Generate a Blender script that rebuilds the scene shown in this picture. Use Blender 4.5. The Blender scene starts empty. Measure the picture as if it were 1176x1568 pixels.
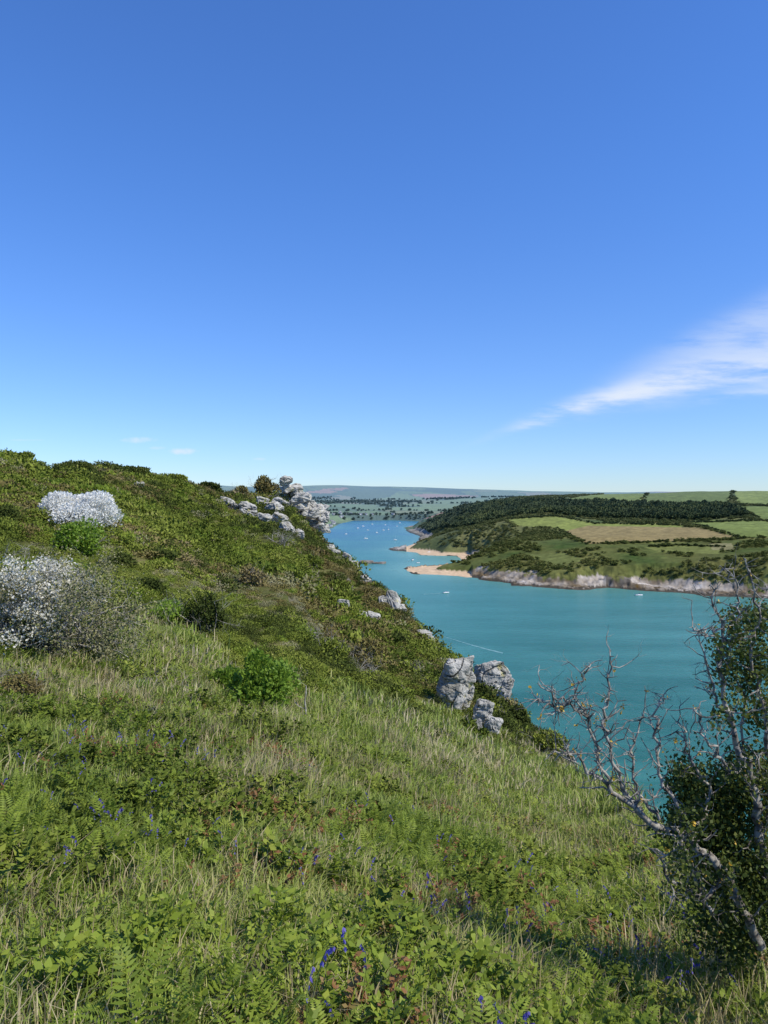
import bpy, bmesh, math, random
import numpy as np
from mathutils import Vector, noise as mn, Matrix
rng=np.random.default_rng(7); random.seed(7)
ZC=100.0; F=1132.0; CX=588.0; CY=784.0; PA=math.atan(26/1132)
ca,sa=math.cos(PA),math.sin(PA)
scene=bpy.context.scene
scene.view_settings.view_transform='Standard'; scene.view_settings.look='None'; scene.view_settings.exposure=0
def pdir(px,py):
    a=(np.asarray(px,float)-CX)/F; b=(CY-np.asarray(py,float))/F
    return a, ca+b*sa, -sa+b*ca
def az_t(px,py):
    x,y,z=pdir(px,py); return np.arctan2(x,y), z/np.hypot(x,y)
def proj(x,y,z):
    z=z-ZC; d=y*ca-z*sa; u=y*sa+z*ca; d=np.where(d<0.01,0.01,d)
    return CX+F*x/d, CY-F*u/d
def P(px,py,Y):
    x,y,z=pdir(px,py); s=Y/y; return np.array([x*s,Y,ZC+z*s])
# ---------- numpy noise
def h2(i,j,s):
    n=(i.astype(np.int64)*374761393+j.astype(np.int64)*668265263+s*982451653)&0xffffffff
    n=((n^(n>>13))*1274126177)&0xffffffff
    return ((n^(n>>16))&0xffff)/65535.0
def vn(x,y,s=0):
    i=np.floor(x);j=np.floor(y);u=x-i;v=y-j;u=u*u*(3-2*u);v=v*v*(3-2*v)
    return (h2(i,j,s)*(1-u)+h2(i+1,j,s)*u)*(1-v)+(h2(i,j+1,s)*(1-u)+h2(i+1,j+1,s)*u)*v
def fbm(x,y,o=4,s=0):
    x=np.asarray(x,float);y=np.asarray(y,float)
    a=0;w=.5;t=0
    for k in range(o):
        a=a+w*vn(x*2**k+17.3*k,y*2**k-9.1*k,s+k);t+=w;w*=.5
    return a/t-.5
def sstep(a,b,x):
    t=np.clip((x-a)/(b-a),0,1);return t*t*(3-2*t)
# ---------- mesh helpers
def mk_mesh(name,V,Fc,mats=(),smooth=False,attrs=None,midx=None):
    me=bpy.data.meshes.new(name);V=np.asarray(V,np.float32);Fc=np.asarray(Fc,np.int32)
    n,k=Fc.shape
    me.vertices.add(len(V));me.vertices.foreach_set("co",V.ravel())
    me.loops.add(n*k);me.loops.foreach_set("vertex_index",Fc.ravel())
    me.polygons.add(n);me.polygons.foreach_set("loop_start",np.arange(0,n*k,k,dtype=np.int32))
    if smooth: me.polygons.foreach_set("use_smooth",np.ones(n,bool))
    for m in mats: me.materials.append(m)
    if midx is not None: me.polygons.foreach_set("material_index",np.asarray(midx,np.int32))
    me.update(calc_edges=True)
    if attrs:
        for an,(ty,dom,data) in attrs.items():
            a=me.attributes.new(an,ty,dom)
            a.data.foreach_set("color" if ty=='FLOAT_COLOR' else ("vector" if ty=='FLOAT_VECTOR' else "value"),np.asarray(data,np.float32).ravel())
    return me
def add(name,me,parent=None,loc=None):
    o=bpy.data.objects.new(name,me);scene.collection.objects.link(o)
    if parent: o.parent=parent
    if loc is not None:o.location=loc
    return o
def empty(name):
    return add(name,None)
src=bpy.data.collections.new("instance_sources")
def source(name,me):
    o=bpy.data.objects.new(name,me);src.objects.link(o);return o
def instancer(name,pts,rots,scl,so,parent=None):
    me=bpy.data.meshes.new(name);n=len(pts)
    me.vertices.add(n);me.vertices.foreach_set("co",np.asarray(pts,np.float32).ravel())
    for an,d in (('rot',rots),('scl',scl)):
        a=me.attributes.new(an,'FLOAT_VECTOR','POINT');a.data.foreach_set("vector",np.asarray(d,np.float32).ravel())
    o=add(name,me,parent)
    g=bpy.data.node_groups.new(name,'GeometryNodeTree')
    g.interface.new_socket("Geometry",in_out='INPUT',socket_type='NodeSocketGeometry')
    g.interface.new_socket("Geometry",in_out='OUTPUT',socket_type='NodeSocketGeometry')
    N=g.nodes;L=g.links
    gi=N.new('NodeGroupInput');go=N.new('NodeGroupOutput');ip=N.new('GeometryNodeInstanceOnPoints')
    oi=N.new('GeometryNodeObjectInfo');oi.inputs['Object'].default_value=so;oi.inputs['As Instance'].default_value=True
    L.new(gi.outputs[0],ip.inputs['Points']);L.new(oi.outputs['Geometry'],ip.inputs['Instance'])
    for an,sk in (('rot','Rotation'),('scl','Scale')):
        na=N.new('GeometryNodeInputNamedAttribute');na.data_type='FLOAT_VECTOR';na.inputs['Name'].default_value=an
        L.new(na.outputs['Attribute'],ip.inputs[sk])
    L.new(ip.outputs[0],go.inputs[0])
    m=o.modifiers.new("scatter",'NODES');m.node_group=g
    return o
# ---------- node expression helper
class X:
    def __init__(s,nt,v): s.nt=nt;s.v=v
    def _o(s,op,o=None,c=None):
        n=s.nt.nodes.new('ShaderNodeMath');n.operation=op
        for i,q in enumerate((s,o,c)):
            if q is None: continue
            if isinstance(q,X): s.nt.links.new(q.v,n.inputs[i])
            else: n.inputs[i].default_value=q
        return X(s.nt,n.outputs[0])
    def __add__(s,o):return s._o('ADD',o)
    def __sub__(s,o):return s._o('SUBTRACT',o)
    def __mul__(s,o):return s._o('MULTIPLY',o)
    def __truediv__(s,o):return s._o('DIVIDE',o)
    def f(s,op,o=None,c=None):return s._o(op,o,c)
    def clamp(s):return s._o('MAXIMUM',0.0)._o('MINIMUM',1.0)
    def ss(s,a,b):
        n=s.nt.nodes.new('ShaderNodeMapRange');n.interpolation_type='SMOOTHSTEP'
        s.nt.links.new(s.v,n.inputs[0]);n.inputs[1].default_value=a;n.inputs[2].default_value=b
        return X(s.nt,n.outputs[0])
def newmat(name):
    m=bpy.data.materials.new(name);m.use_nodes=True;nt=m.node_tree;nt.nodes.clear()
    out=nt.nodes.new('ShaderNodeOutputMaterial');return m,nt,out
def noise_n(nt,scale,detail=4,vec=None,rough=.55):
    n=nt.nodes.new('ShaderNodeTexNoise');n.inputs['Scale'].default_value=scale;n.inputs['Detail'].default_value=detail;n.inputs['Roughness'].default_value=rough
    if vec is not None: nt.links.new(vec,n.inputs['Vector'])
    return X(nt,n.outputs['Fac'])
def mixc(nt,fac,a,b,mode='MIX'):
    n=nt.nodes.new('ShaderNodeMix');n.data_type='RGBA';n.blend_type=mode
    if isinstance(fac,X): nt.links.new(fac.v,n.inputs[0])
    else:n.inputs[0].default_value=fac
    for q,i in ((a,6),(b,7)):
        if isinstance(q,tuple): n.inputs[i].default_value=(*q,1)
        else: nt.links.new(q,n.inputs[i])
    return n.outputs[2]
def ramp(nt,fac,stops):
    n=nt.nodes.new('ShaderNodeValToRGB');e=n.color_ramp.elements
    while len(e)<len(stops): e.new(.5)
    for i,(p,c) in enumerate(stops): e[i].position=p;e[i].color=(*c,1)
    nt.links.new(fac.v,n.inputs[0]);return n.outputs[0]
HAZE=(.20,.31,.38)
def hazed(nt,col,L=6000.):  # aerial haze painted into the base colour, bluer with distance
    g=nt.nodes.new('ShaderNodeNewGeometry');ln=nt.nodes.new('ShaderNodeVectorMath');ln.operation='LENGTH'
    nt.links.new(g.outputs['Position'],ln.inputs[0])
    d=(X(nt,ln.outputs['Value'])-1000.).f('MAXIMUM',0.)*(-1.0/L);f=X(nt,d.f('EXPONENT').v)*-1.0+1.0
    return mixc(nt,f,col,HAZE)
def leafmat(name,stops,transl=.3,haze=False,rough=.55,spec=.25,nscale=.15,namp=1.0):
    m,nt,out=newmat(name)
    at=nt.nodes.new('ShaderNodeAttribute');at.attribute_name='lv'
    oi=nt.nodes.new('ShaderNodeObjectInfo');g=nt.nodes.new('ShaderNodeNewGeometry')
    ns=noise_n(nt,nscale,1,g.outputs['Position'])
    f=X(nt,at.outputs['Fac'])*.5+X(nt,oi.outputs['Random'])*.4+(ns-.5)*namp+.05
    col=ramp(nt,f.clamp(),stops)
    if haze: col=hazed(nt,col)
    if transl<=0:
        b=nt.nodes.new('ShaderNodeBsdfDiffuse');nt.links.new(col,b.inputs[0]);nt.links.new(b.outputs[0],out.inputs[0]);return m
    b=nt.nodes.new('ShaderNodeBsdfPrincipled');nt.links.new(col,b.inputs['Base Color']);b.inputs['Roughness'].default_value=rough;b.inputs['Specular IOR Level'].default_value=spec
    t=nt.nodes.new('ShaderNodeBsdfTranslucent');nt.links.new(col,t.inputs[0])
    mx=nt.nodes.new('ShaderNodeMixShader');mx.inputs[0].default_value=transl
    nt.links.new(b.outputs[0],mx.inputs[1]);nt.links.new(t.outputs[0],mx.inputs[2]);nt.links.new(mx.outputs[0],out.inputs[0])
    return m
def simplemat(name,a,b,scale=5,rough=.7,bump=0.0,haze=False):
    m,nt,out=newmat(name);tc=nt.nodes.new('ShaderNodeTexCoord')
    n=noise_n(nt,scale,6,tc.outputs['Object'])
    col=mixc(nt,n.ss(.35,.65),a,b)
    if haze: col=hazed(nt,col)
    p=nt.nodes.new('ShaderNodeBsdfPrincipled');nt.links.new(col,p.inputs['Base Color']);p.inputs['Roughness'].default_value=rough
    if bump:
        bp=nt.nodes.new('ShaderNodeBump');bp.inputs['Strength'].default_value=bump;nt.links.new(n.v,bp.inputs['Height']);nt.links.new(bp.outputs[0],p.inputs['Normal'])
    nt.links.new(p.outputs[0],out.inputs[0]);return m
# ================= NEAR TERRAIN
SIL=[(-300,698,60,.25),(0,700,70,.25),(50,711,75,.25),(75,726,78,.25),(95,715,80,.25),(170,719,90,.25),(250,734,110,.25),(310,750,130,.3),(345,760,150,.35),(400,760,175,.5),(438,760,185,.7),(472,802,185,.9),(490,834,182,.9),(530,856,160,.9),(542,884,150,.9),(575,904,125,.9),(612,934,105,.9),(630,964,95,.9),(665,988,78,.9),(695,1018,65,.9),(740,1058,57,.9),(780,1092,50,.9),(815,1116,44,.9),(850,1146,36,.9),(865,1168,32,.9),(950,1208,18,.9),(1000,1268,11,.9),(1060,1330,7.5,.9),(1176,1390,5.5,.9),(1300,1450,5,.9)]
S=np.array(SIL,float);sAz,sT=az_t(S[:,0],S[:,1]);
sAz=np.concatenate([[-math.radians(75)],sAz,[math.radians(70)]]);sT=np.concatenate([[.03],sT,[-.65]])
sR=np.concatenate([[50],S[:,2],[5]]);sK=np.concatenate([[.2],S[:,3],[.8]])
zz_az=np.radians([-120,-40,-27,0,27,40,120]);zz=np.array([-1.35,-1.42,-1.5,-1.62,-1.85,-1.9,-1.9])
R0=2.2;PW=.4
def near_base(x,y):
    az=np.arctan2(x,y);r=np.hypot(x,y)+1e-6
    tw=2*math.pi
    ts=np.interp(az,sAz,sT,period=tw);rs=np.interp(az,sAz,sR,period=tw);k=np.interp(az,sAz,sK,period=tw)
    z0=np.interp(az,zz_az,zz,period=tw);t0=z0/R0
    rc=np.clip(r,R0,None);rv=np.minimum(rc,rs)
    t=ts+(t0-ts)*((rv**-PW-rs**-PW)/(R0**-PW-rs**-PW))
    z=rv*t
    e=np.maximum(r-rs,0);w=.12*rs
    z=z+e*ts-k*e*e/(e+w)
    zi=-1.55+(z0+1.55)*(r/R0)
    z=np.where(r<R0,zi,z)
    return z,r,rs
def near_h(x,y):
    x=np.asarray(x,float);y=np.asarray(y,float)
    z,r,rs=near_base(x,y)
    z=z+fbm(x*1.1,y*1.1,3,5)*.2*sstep(2,6,r)+fbm(x/7,y/7,4,9)*2.0*sstep(8,50,r)*(1-.4*sstep(.6,1,r/rs))+fbm(x/22,y/22,3,21)*4.5*sstep(35,100,r)*(1-sstep(.75,1,r/rs))
    z=z+np.where(r>rs*1.15,fbm(x/9,y/9,5,33)*10*sstep(1.15,1.6,r/rs),0)
    return np.maximum(z+ZC,-8)
azs=np.radians(np.concatenate([np.arange(-180,-40,4),np.arange(-40,40,.13),np.arange(40,180.1,4)]))
azs[-1]=math.pi;azs[0]=-math.pi
rsamp=np.concatenate([[0.05,.5,1.0],np.geomspace(1.4,700,300)])
A,Rr=np.meshgrid(azs,rsamp,indexing='ij')
Xn=Rr*np.sin(A);Yn=Rr*np.cos(A);Zn=near_h(Xn,Yn)
def gridfaces(n,m):
    i=np.arange(n-1)[:,None]*m+np.arange(m-1)[None,:];i=i.ravel()
    return np.stack([i,i+1,i+m+1,i+m],1)
def ghit(px,py):
    a,_=az_t(px,py);a=float(a);r=np.geomspace(1.6,240,3000);x=r*math.sin(a);y=r*math.cos(a);z=near_h(x,y)
    _,q=proj(x,y,z);k=np.where(q<=py)[0];i=k[0] if len(k) else int(np.argmin(q))
    return np.array([x[i],y[i],z[i]])
bpx=[-400,0,100,200,300,350,450,550,700,850,1000,1300];bpy_=[1010,1010,990,950,985,1050,1090,1085,1130,1180,1205,1205]
def scrubmask(x,y,z):
    px,py=proj(x,y,z);b=np.interp(px,bpx,bpy_)
    return (b-py)+fbm(x/2.5,y/2.5,3,55)*90
m_ground,nt,out=newmat("hillside_soil_and_turf")
g=nt.nodes.new('ShaderNodeNewGeometry');pos=g.outputs['Position']
n1=noise_n(nt,.35,4,pos);n2=noise_n(nt,3.,5,pos);n3=noise_n(nt,30.,4,pos)
c=ramp(nt,(n1*.5+n2*.5),[(.35,(.06,.075,.018)),(.48,(.12,.135,.03)),(.56,(.17,.16,.055)),(.68,(.20,.165,.09))])
c=mixc(nt,n3.ss(.4,.7),c,(.055,.052,.02))
sep=nt.nodes.new('ShaderNodeSeparateXYZ');nt.links.new(g.outputs['Normal'],sep.inputs[0])
cl=X(nt,sep.outputs[2]).ss(.72,.6);c=mixc(nt,cl,c,(.16,.14,.11))
b=nt.nodes.new('ShaderNodeBsdfPrincipled');nt.links.new(c,b.inputs['Base Color']);b.inputs['Roughness'].default_value=.9;b.inputs['Specular IOR Level'].default_value=.1
bp=nt.nodes.new('ShaderNodeBump');bp.inputs['Strength'].default_value=.6;bp.inputs['Distance'].default_value=.1;nt.links.new(n3.v,bp.inputs['Height']);nt.links.new(bp.outputs[0],b.inputs['Normal'])
nt.links.new(b.outputs[0],out.inputs[0])
add("hillside_terrain",mk_mesh("hillside_terrain",np.stack([Xn,Yn,Zn],-1).reshape(-1,3),gridfaces(*A.shape)[:,::-1],[m_ground],True))
# ================= FAR TERRAIN
SH=[(1700,938),(1400,928),(1250,920),(1176,917),(1130,913),(1080,912),(1040,907),(1000,904),(960,903),(930,900),(900,904),(860,902),(820,900),(790,896),(760,891),(730,887),(700,882),(665,880),(640,879),(618,873),(640,868),(680,866),(700,862),(706,857),(700,851),(670,851),(645,850),(637,846),(600,843),(592,841),(615,838),(630,834),(642,828),(640,820),(625,815),(618,808),(640,803),(655,799),(600,796.5),(540,797.5),(520,802),(508,809),(480,811),(440,813),(200,815)]
sh=[]
for px,py in SH:
    a,t=az_t(px,py);r=-ZC/float(t);sh.append((r*math.sin(a),r*math.cos(a)))
sh+= [(-9000,2200),(-9000,14000),(14000,14000),(14000,600)]
sh=np.array(sh)
def sdf(x,y):
    d=np.full(x.shape,1e9);ins=np.zeros(x.shape,bool);n=len(sh)
    for i in range(n):
        ax,ay=sh[i];bx,by=sh[(i+1)%n];ex,ey=bx-ax,by-ay
        h=np.clip(((x-ax)*ex+(y-ay)*ey)/(ex*ex+ey*ey),0,1)
        d=np.minimum(d,np.hypot(x-ax-h*ex,y-ay-h*ey))
        c=((ay>y)!=(by>y));xx=ex*(y-ay)/(ey if ey!=0 else 1e-9)+ax
        ins^=(c&(x<xx))
    return np.where(ins,d,-d)
CPT=[(1176,898,730),(1176,860,850),(1176,825,1050),(1176,800,1250),(1176,775,1500),(1176,753,1800),(1050,888,800),(1050,850,930),(1050,822,1080),(1050,797,1300),(1050,775,1550),(1050,753,1850),(940,882,810),(940,845,950),(940,808,1200),(940,782,1450),(940,757,1800),(850,882,830),(850,845,970),(850,802,1250),(850,777,1500),(850,760,1800),(770,872,890),(770,840,1020),(770,800,1300),(770,777,1600),(770,766,1850),(715,862,980),(715,835,1200),(710,800,1500),(700,787,1750),(700,780,1950),(660,823,1500),(660,806,1900),(665,792,2200),(665,787,2400),
(1400,890,750),(1400,800,1300),(1400,753,1800),(1700,880,760),(1700,753,1800),
(480,797,2500),(400,790,2500),(560,789,3200),(480,780,3300),(560,774,3900),(620,770,4300),(480,768,4000),(680,772,4300),(300,760,4000),
(300,743,6500),(450,744,6500),(520,742,6600),(600,745,7000),(700,749,7200),(800,752,7500),(900,755,7500),(1100,755,7500),(700,763,5200),(760,760,5600)]
cp=[];cz=[]
for px,py,r in CPT:
    a,t=az_t(px,py);cp.append((r*math.sin(a),r*math.cos(a)));cz.append(ZC+r*float(t))
for az_,r,z in [(5,2500,45),(12,2500,60),(20,2600,60),(30,2600,60),(40,2600,60),(-5,5000,60),(0,5400,60),(-12,5000,70),(10,4500,70),(20,5000,80),(35,5000,80),(-15,9000,60),(0,9000,60),(15,9000,60),(35,9000,60),(-35,3500,80)]:
    a=math.radians(az_);cp.append((r*math.sin(a),r*math.cos(a)));cz.append(z)
cp=np.array(cp)/1000;cz=np.array(cz)
K=np.sqrt(((cp[:,None]-cp[None])**2).sum(-1)+.002)
n=len(cp);M=np.zeros((n+1,n+1));M[:n,:n]=K;M[:n,n]=1;M[n,:n]=1
W=np.linalg.solve(M,np.concatenate([cz,[0]]))
def rbf(x,y):
    z=np.full(x.shape,W[-1])
    for i in range(n): z=z+W[i]*np.sqrt((x/1000-cp[i,0])**2+(y/1000-cp[i,1])**2+.002)
    return z
def far_h(x,y):
    s=sdf(x,y);r=np.hypot(x,y)
    px0,py0=proj(x,y,np.zeros_like(x))
    beach=((px0>622)&(px0<722)&(py0>832)&(py0<884)&(s>0)).astype(float)
    s2=s+fbm(x/28,y/28,4,3)*26*(1-beach*.85)*np.where(r<1700,1,.5)
    rk=np.abs(fbm(x/8,y/8,5,71))*12
    cv=8*np.exp(-((px0-945)/28)**2)
    cliff=np.where(s2<24,.10*s2+rk*.8*sstep(0,6,s2)+cv*sstep(6,14,s2),2.4+cv+rk*.8+.6*(s2-24))
    cliff=np.where(beach>.5,np.where(s<38,.03*s,1.1+.8*(s-38)),cliff)
    base=np.maximum(rbf(x,y),3)+fbm(x/160,y/160,4,11)*14*sstep(30,200,s)*sstep(0,1,(2300-r)/700)+fbm(x/900,y/900,3,13)*50*sstep(3000,4500,r)*sstep(0,600,s)
    z=np.where(s2<0,np.maximum(-6,s2*.3),np.minimum(base,cliff))
    return z,s2,beach
azf=np.radians(np.concatenate([np.arange(-38,-8,.5),np.arange(-8,29,.06),np.arange(29,50,.4)]))
rf=np.concatenate([np.arange(640,1100,2.8),np.arange(1100,2000,6),np.geomspace(2000,9500,170)])
A2,R2=np.meshgrid(azf,rf,indexing='ij');Xf=R2*np.sin(A2);Yf=R2*np.cos(A2)
Zf,Sf,Bf=far_h(Xf,Yf)
PX,PY=proj(Xf,Yf,Zf)
T=(Zf-ZC)/R2;vis=T>=np.concatenate([np.full((T.shape[0],1),-9),np.maximum.accumulate(T,1)[:,:-1]],1)-1e-4
def inpoly(px,py,poly):
    ins=np.zeros(px.shape,bool);m=len(poly)
    for i in range(m):
        ax,ay=poly[i];bx,by=poly[(i+1)%m]
        c=((ay>py)!=(by>py));ins^=c&(px<(bx-ax)*(py-ay)/((by-ay) if by!=ay else 1e-9)+ax)
    return ins
nf=fbm(Xf/60,Yf/60,5,90);nf2=fbm(Xf/12,Yf/12,4,95)
col=np.zeros(Xf.shape+(3,));base=np.array([.11,.12,.036])
col[:]=base;col+= (nf[...,None]*np.array([.18,.12,.05]))
kind=np.zeros(Xf.shape,int)
near=(R2<2100)
wx=PX+nf*14;wy=PY+nf*5
def fld(poly,c,kk=1,cond=near):
    m=inpoly(wx if kk==2 else PX,wy if kk==2 else PY,poly)&cond
    col[m]=np.array(c);kind[m]=kk;return m
fld([(655,800),(700,778),(760,770),(860,770),(1000,773),(1110,776),(1150,790),(1060,797),(960,795),(900,793),(850,787),(785,790),(755,798),(730,806),(690,808),(650,815)],(.04,.06,.024),2)
fld([(775,795),(845,790),(910,801),(1050,803),(1000,832),(900,822),(868,817),(850,808),(790,805)],(.19,.22,.05))
fld([(862,814),(900,805),(1070,808),(1135,824),(1000,829),(900,833)],(.24,.19,.08))
fld([(1045,798),(1150,795),(1200,803),(1200,822),(1135,824),(1080,807)],(.16,.20,.05))
fld([(835,769),(905,758),(990,753),(980,773),(905,770)],(.15,.19,.045))
fld([(990,750),(1120,750),(1112,774),(1050,775),(984,774)],(.12,.155,.04))
fld([(1124,750),(1250,750),(1250,775),(1130,772)],(.18,.22,.055))
fld([(1130,775),(1250,777),(1250,800),(1165,795)],(.15,.19,.045))
fld([(985,838),(1040,835),(1110,838),(1100,848),(1010,845)],(.15,.17,.05))
fld([(800,850),(860,846),(900,858),(850,866)],(.13,.15,.045))
fld([(1085,832),(1120,832),(1125,842),(1090,842)],(.22,.21,.10))
fm=R2>2100
sc=330.
gx=Xf/sc+fbm(Xf/300,Yf/300,2,47)*.8;gy=Yf/(sc*1.6);best=np.full(Xf.shape,9e9);sec=best.copy();cid=np.zeros(Xf.shape)
for di in (-1,0,1):
    for dj in (-1,0,1):
        i=np.floor(gx)+di;j=np.floor(gy)+dj
        d=(gx-i-h2(i,j,1))**2+(gy-j-h2(i,j,2))**2
        idn=h2(i,j,3);lt=d<best
        sec=np.where(lt,best,np.minimum(sec,d));cid=np.where(lt,idn,cid);best=np.where(lt,d,best)
pal=np.array([[.12,.17,.05],[.16,.21,.06],[.08,.11,.04],[.13,.18,.055],[.18,.19,.07],[.34,.18,.12],[.09,.13,.045],[.15,.19,.06],[.24,.21,.12],[.12,.16,.05]])
fc=pal[np.minimum((cid*10).astype(int),9)]
edge=(np.sqrt(sec)-np.sqrt(best))<.045
fc=np.where(edge[...,None],np.array([.06,.085,.035]),fc)
w2=fbm(Xf/500,Yf/500,4,40)>.10
fc=np.where(w2[...,None],np.array([.05,.075,.03]),fc)
col=np.where(fm[...,None],fc,col)
rock=(Sf>-30)&(Zf<8.5+nf2*14+nf*9)&(Sf<48)&(Bf<.5)&near
rc=np.array([.24,.205,.16])+nf2[...,None]*.45+nf[...,None]*.2
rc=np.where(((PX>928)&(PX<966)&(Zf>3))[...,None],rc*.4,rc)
rc=np.where(((Zf<1.8)&(Sf<60))[...,None],np.array([.07,.06,.045]),rc)
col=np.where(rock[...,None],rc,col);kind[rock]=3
sand=(Bf>.5)&(Sf<60)&(Zf<2.2);col[sand]=(.56,.41,.26);kind[sand]=4
col=np.clip(col*(1+nf2[...,None]*.5*np.where(kind==4,.15,1)[...,None]),.01,.9)
m_far,nt,out=newmat("far_country")
at=nt.nodes.new('ShaderNodeAttribute');at.attribute_name='fcol'
g=nt.nodes.new('ShaderNodeNewGeometry');n1=noise_n(nt,.12,6,g.outputs['Position'],.7)
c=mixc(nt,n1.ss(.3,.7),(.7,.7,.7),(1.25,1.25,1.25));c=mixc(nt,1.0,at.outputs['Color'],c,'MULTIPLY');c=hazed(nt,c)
b=nt.nodes.new('ShaderNodeBsdfPrincipled');nt.links.new(c,b.inputs['Base Color']);b.inputs['Roughness'].default_value=.95;b.inputs['Specular IOR Level'].default_value=.05
nt.links.new(b.outputs[0],out.inputs[0])
ca4=np.concatenate([col,np.ones(col.shape[:2]+(1,))],-1).reshape(-1,4)
add("estuary_far_hills",mk_mesh("estuary_far_hills",np.stack([Xf,Yf,Zf],-1).reshape(-1,3),gridfaces(*A2.shape)[:,::-1],[m_far],True,{'fcol':('FLOAT_COLOR','POINT',ca4)}))
# ================= WATER
m_w,nt,out=newmat("estuary_water")
g=nt.nodes.new('ShaderNodeNewGeometry');pos=g.outputs['Position']
sep=nt.nodes.new('ShaderNodeSeparateXYZ');nt.links.new(pos,sep.inputs[0])
yy=X(nt,sep.outputs[1])
at=nt.nodes.new('ShaderNodeAttribute');at.attribute_name='shallow'
big=noise_n(nt,.006,4,pos)
mp=nt.nodes.new('ShaderNodeMapping');mp.inputs['Scale'].default_value=(.25,1,1);mp.inputs['Rotation'].default_value=(0,0,.5);nt.links.new(pos,mp.inputs[0])
st=noise_n(nt,.03,5,mp.outputs[0])
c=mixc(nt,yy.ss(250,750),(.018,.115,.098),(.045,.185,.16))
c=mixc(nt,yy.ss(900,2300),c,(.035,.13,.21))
c=mixc(nt,((big-.5)*1.8+(st-.5)*2.2+.3).clamp(),c,(.06,.225,.20))
c=mixc(nt,X(nt,at.outputs['Fac']),c,(.17,.36,.29))
b=nt.nodes.new('ShaderNodeBsdfPrincipled');nt.links.new(c,b.inputs['Base Color']);b.inputs['Roughness'].default_value=.25;b.inputs['IOR'].default_value=1.33
b.inputs['Specular IOR Level'].default_value=.25
w1=noise_n(nt,.35,4,mp.outputs[0],.6);bp=nt.nodes.new('ShaderNodeBump');bp.inputs['Strength'].default_value=.9;bp.inputs['Distance'].default_value=1.2;nt.links.new(w1.v,bp.inputs['Height']);nt.links.new(bp.outputs[0],b.inputs['Normal'])
nt.links.new(b.outputs[0],out.inputs[0])
aw=np.radians(np.concatenate([np.arange(-180,-8,4),np.arange(-8,30,.25),np.arange(30,181,4)]));rw=np.concatenate([[1],np.geomspace(60,600,20),np.arange(620,1700,12),np.geomspace(1710,30000,60)])
Aw,Rw=np.meshgrid(aw,rw,indexing='ij');Xw=Rw*np.sin(Aw);Yw=Rw*np.cos(Aw)
sw=sdf(Xw,Yw);pw,qw=proj(Xw,Yw,np.zeros_like(Xw))
bm_=np.exp(-((pw-655)/60)**2-((qw-862)/28)**2)
shal=np.clip(np.exp(np.minimum(sw,0)/(30+80*bm_))*(.3+.6*bm_),0,1)*(Rw<2600)
add("estuary_water",mk_mesh("estuary_water",np.stack([Xw,Yw,np.zeros_like(Xw)],-1).reshape(-1,3),gridfaces(*Aw.shape)[:,::-1],[m_w],True,{'shallow':('FLOAT','POINT',shal)}))
# ================= PLANT PARTS
def unit(v): return v/np.maximum(np.linalg.norm(v,axis=-1,keepdims=True),1e-9)
def leafquads(c,d,s,l,w):
    l=np.asarray(l).reshape(-1,1);w=np.asarray(w).reshape(-1,1)
    nrm=np.cross(d,s)
    a=c;b_=c+d*l*.45+s*w*.5+nrm*w*.12;t=c+d*l;e=c+d*l*.45-s*w*.5+nrm*w*.12
    V=np.stack([a,b_,t,e],1).reshape(-1,3);return V,np.arange(len(V)).reshape(-1,4)
def merge(parts):
    V=[];Fc=[];o=0
    for v,f in parts: V.append(v);Fc.append(f+o);o+=len(v)
    return np.concatenate(V),np.concatenate(Fc)
def shrub_leaves(n,leaf,R,lobes,r,lobeR=(.35,.6),upper=True):
    R=np.array(R,float)
    lc=r.normal(size=(lobes,3));lc=unit(lc)*r.uniform(.25,.75,(lobes,1))
    if upper: lc[:,2]=np.abs(lc[:,2])*.9+.05
    lr=r.uniform(*lobeR,lobes)
    k=r.integers(0,lobes,n);v=unit(r.normal(size=(n,3)));v[:,2]=np.where(r.random(n)<.6,np.abs(v[:,2]),v[:,2])
    c=(lc[k]+v*(lr[k]*r.uniform(.55,1.08,n)**.8)[:,None])*R
    d=unit(v*.7+r.normal(size=(n,3))*.7+np.array([0,0,.35]))
    s=unit(np.cross(d,unit(v*.8+r.normal(size=(n,3))*.5)))
    l=leaf*r.uniform(.7,1.4,n);V,Fc=leafquads(c,d,s,l,l*.6)
    lv=np.clip(r.random(n)*.6+h2(k,k,4)*.4,0,1)
    return V,Fc,lv
def tubes(segs,sides=5):
    p0=np.array([s[0] for s in segs]);p1=np.array([s[1] for s in segs]);r0=np.array([s[2] for s in segs]);r1=np.array([s[3] for s in segs])
    d=unit(p1-p0);u=unit(np.cross(d,np.where(np.abs(d[:,2:3])<.9,[[0,0,1.]],[[1.,0,0]])));v=np.cross(d,u)
    th=np.arange(sides)*2*math.pi/sides
    ring=u[:,None]*np.cos(th)[None,:,None]+v[:,None]*np.sin(th)[None,:,None]
    A_=p0[:,None]+ring*r0[:,None,None];B_=p1[:,None]+ring*r1[:,None,None]
    V=np.concatenate([A_,B_],1).reshape(-1,3);i=np.arange(sides);j=(i+1)%sides
    f=np.stack([i,j,j+sides,i+sides],1);Fc=(f[None]+(np.arange(len(segs))*2*sides)[:,None,None]).reshape(-1,4)
    return V,Fc
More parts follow.
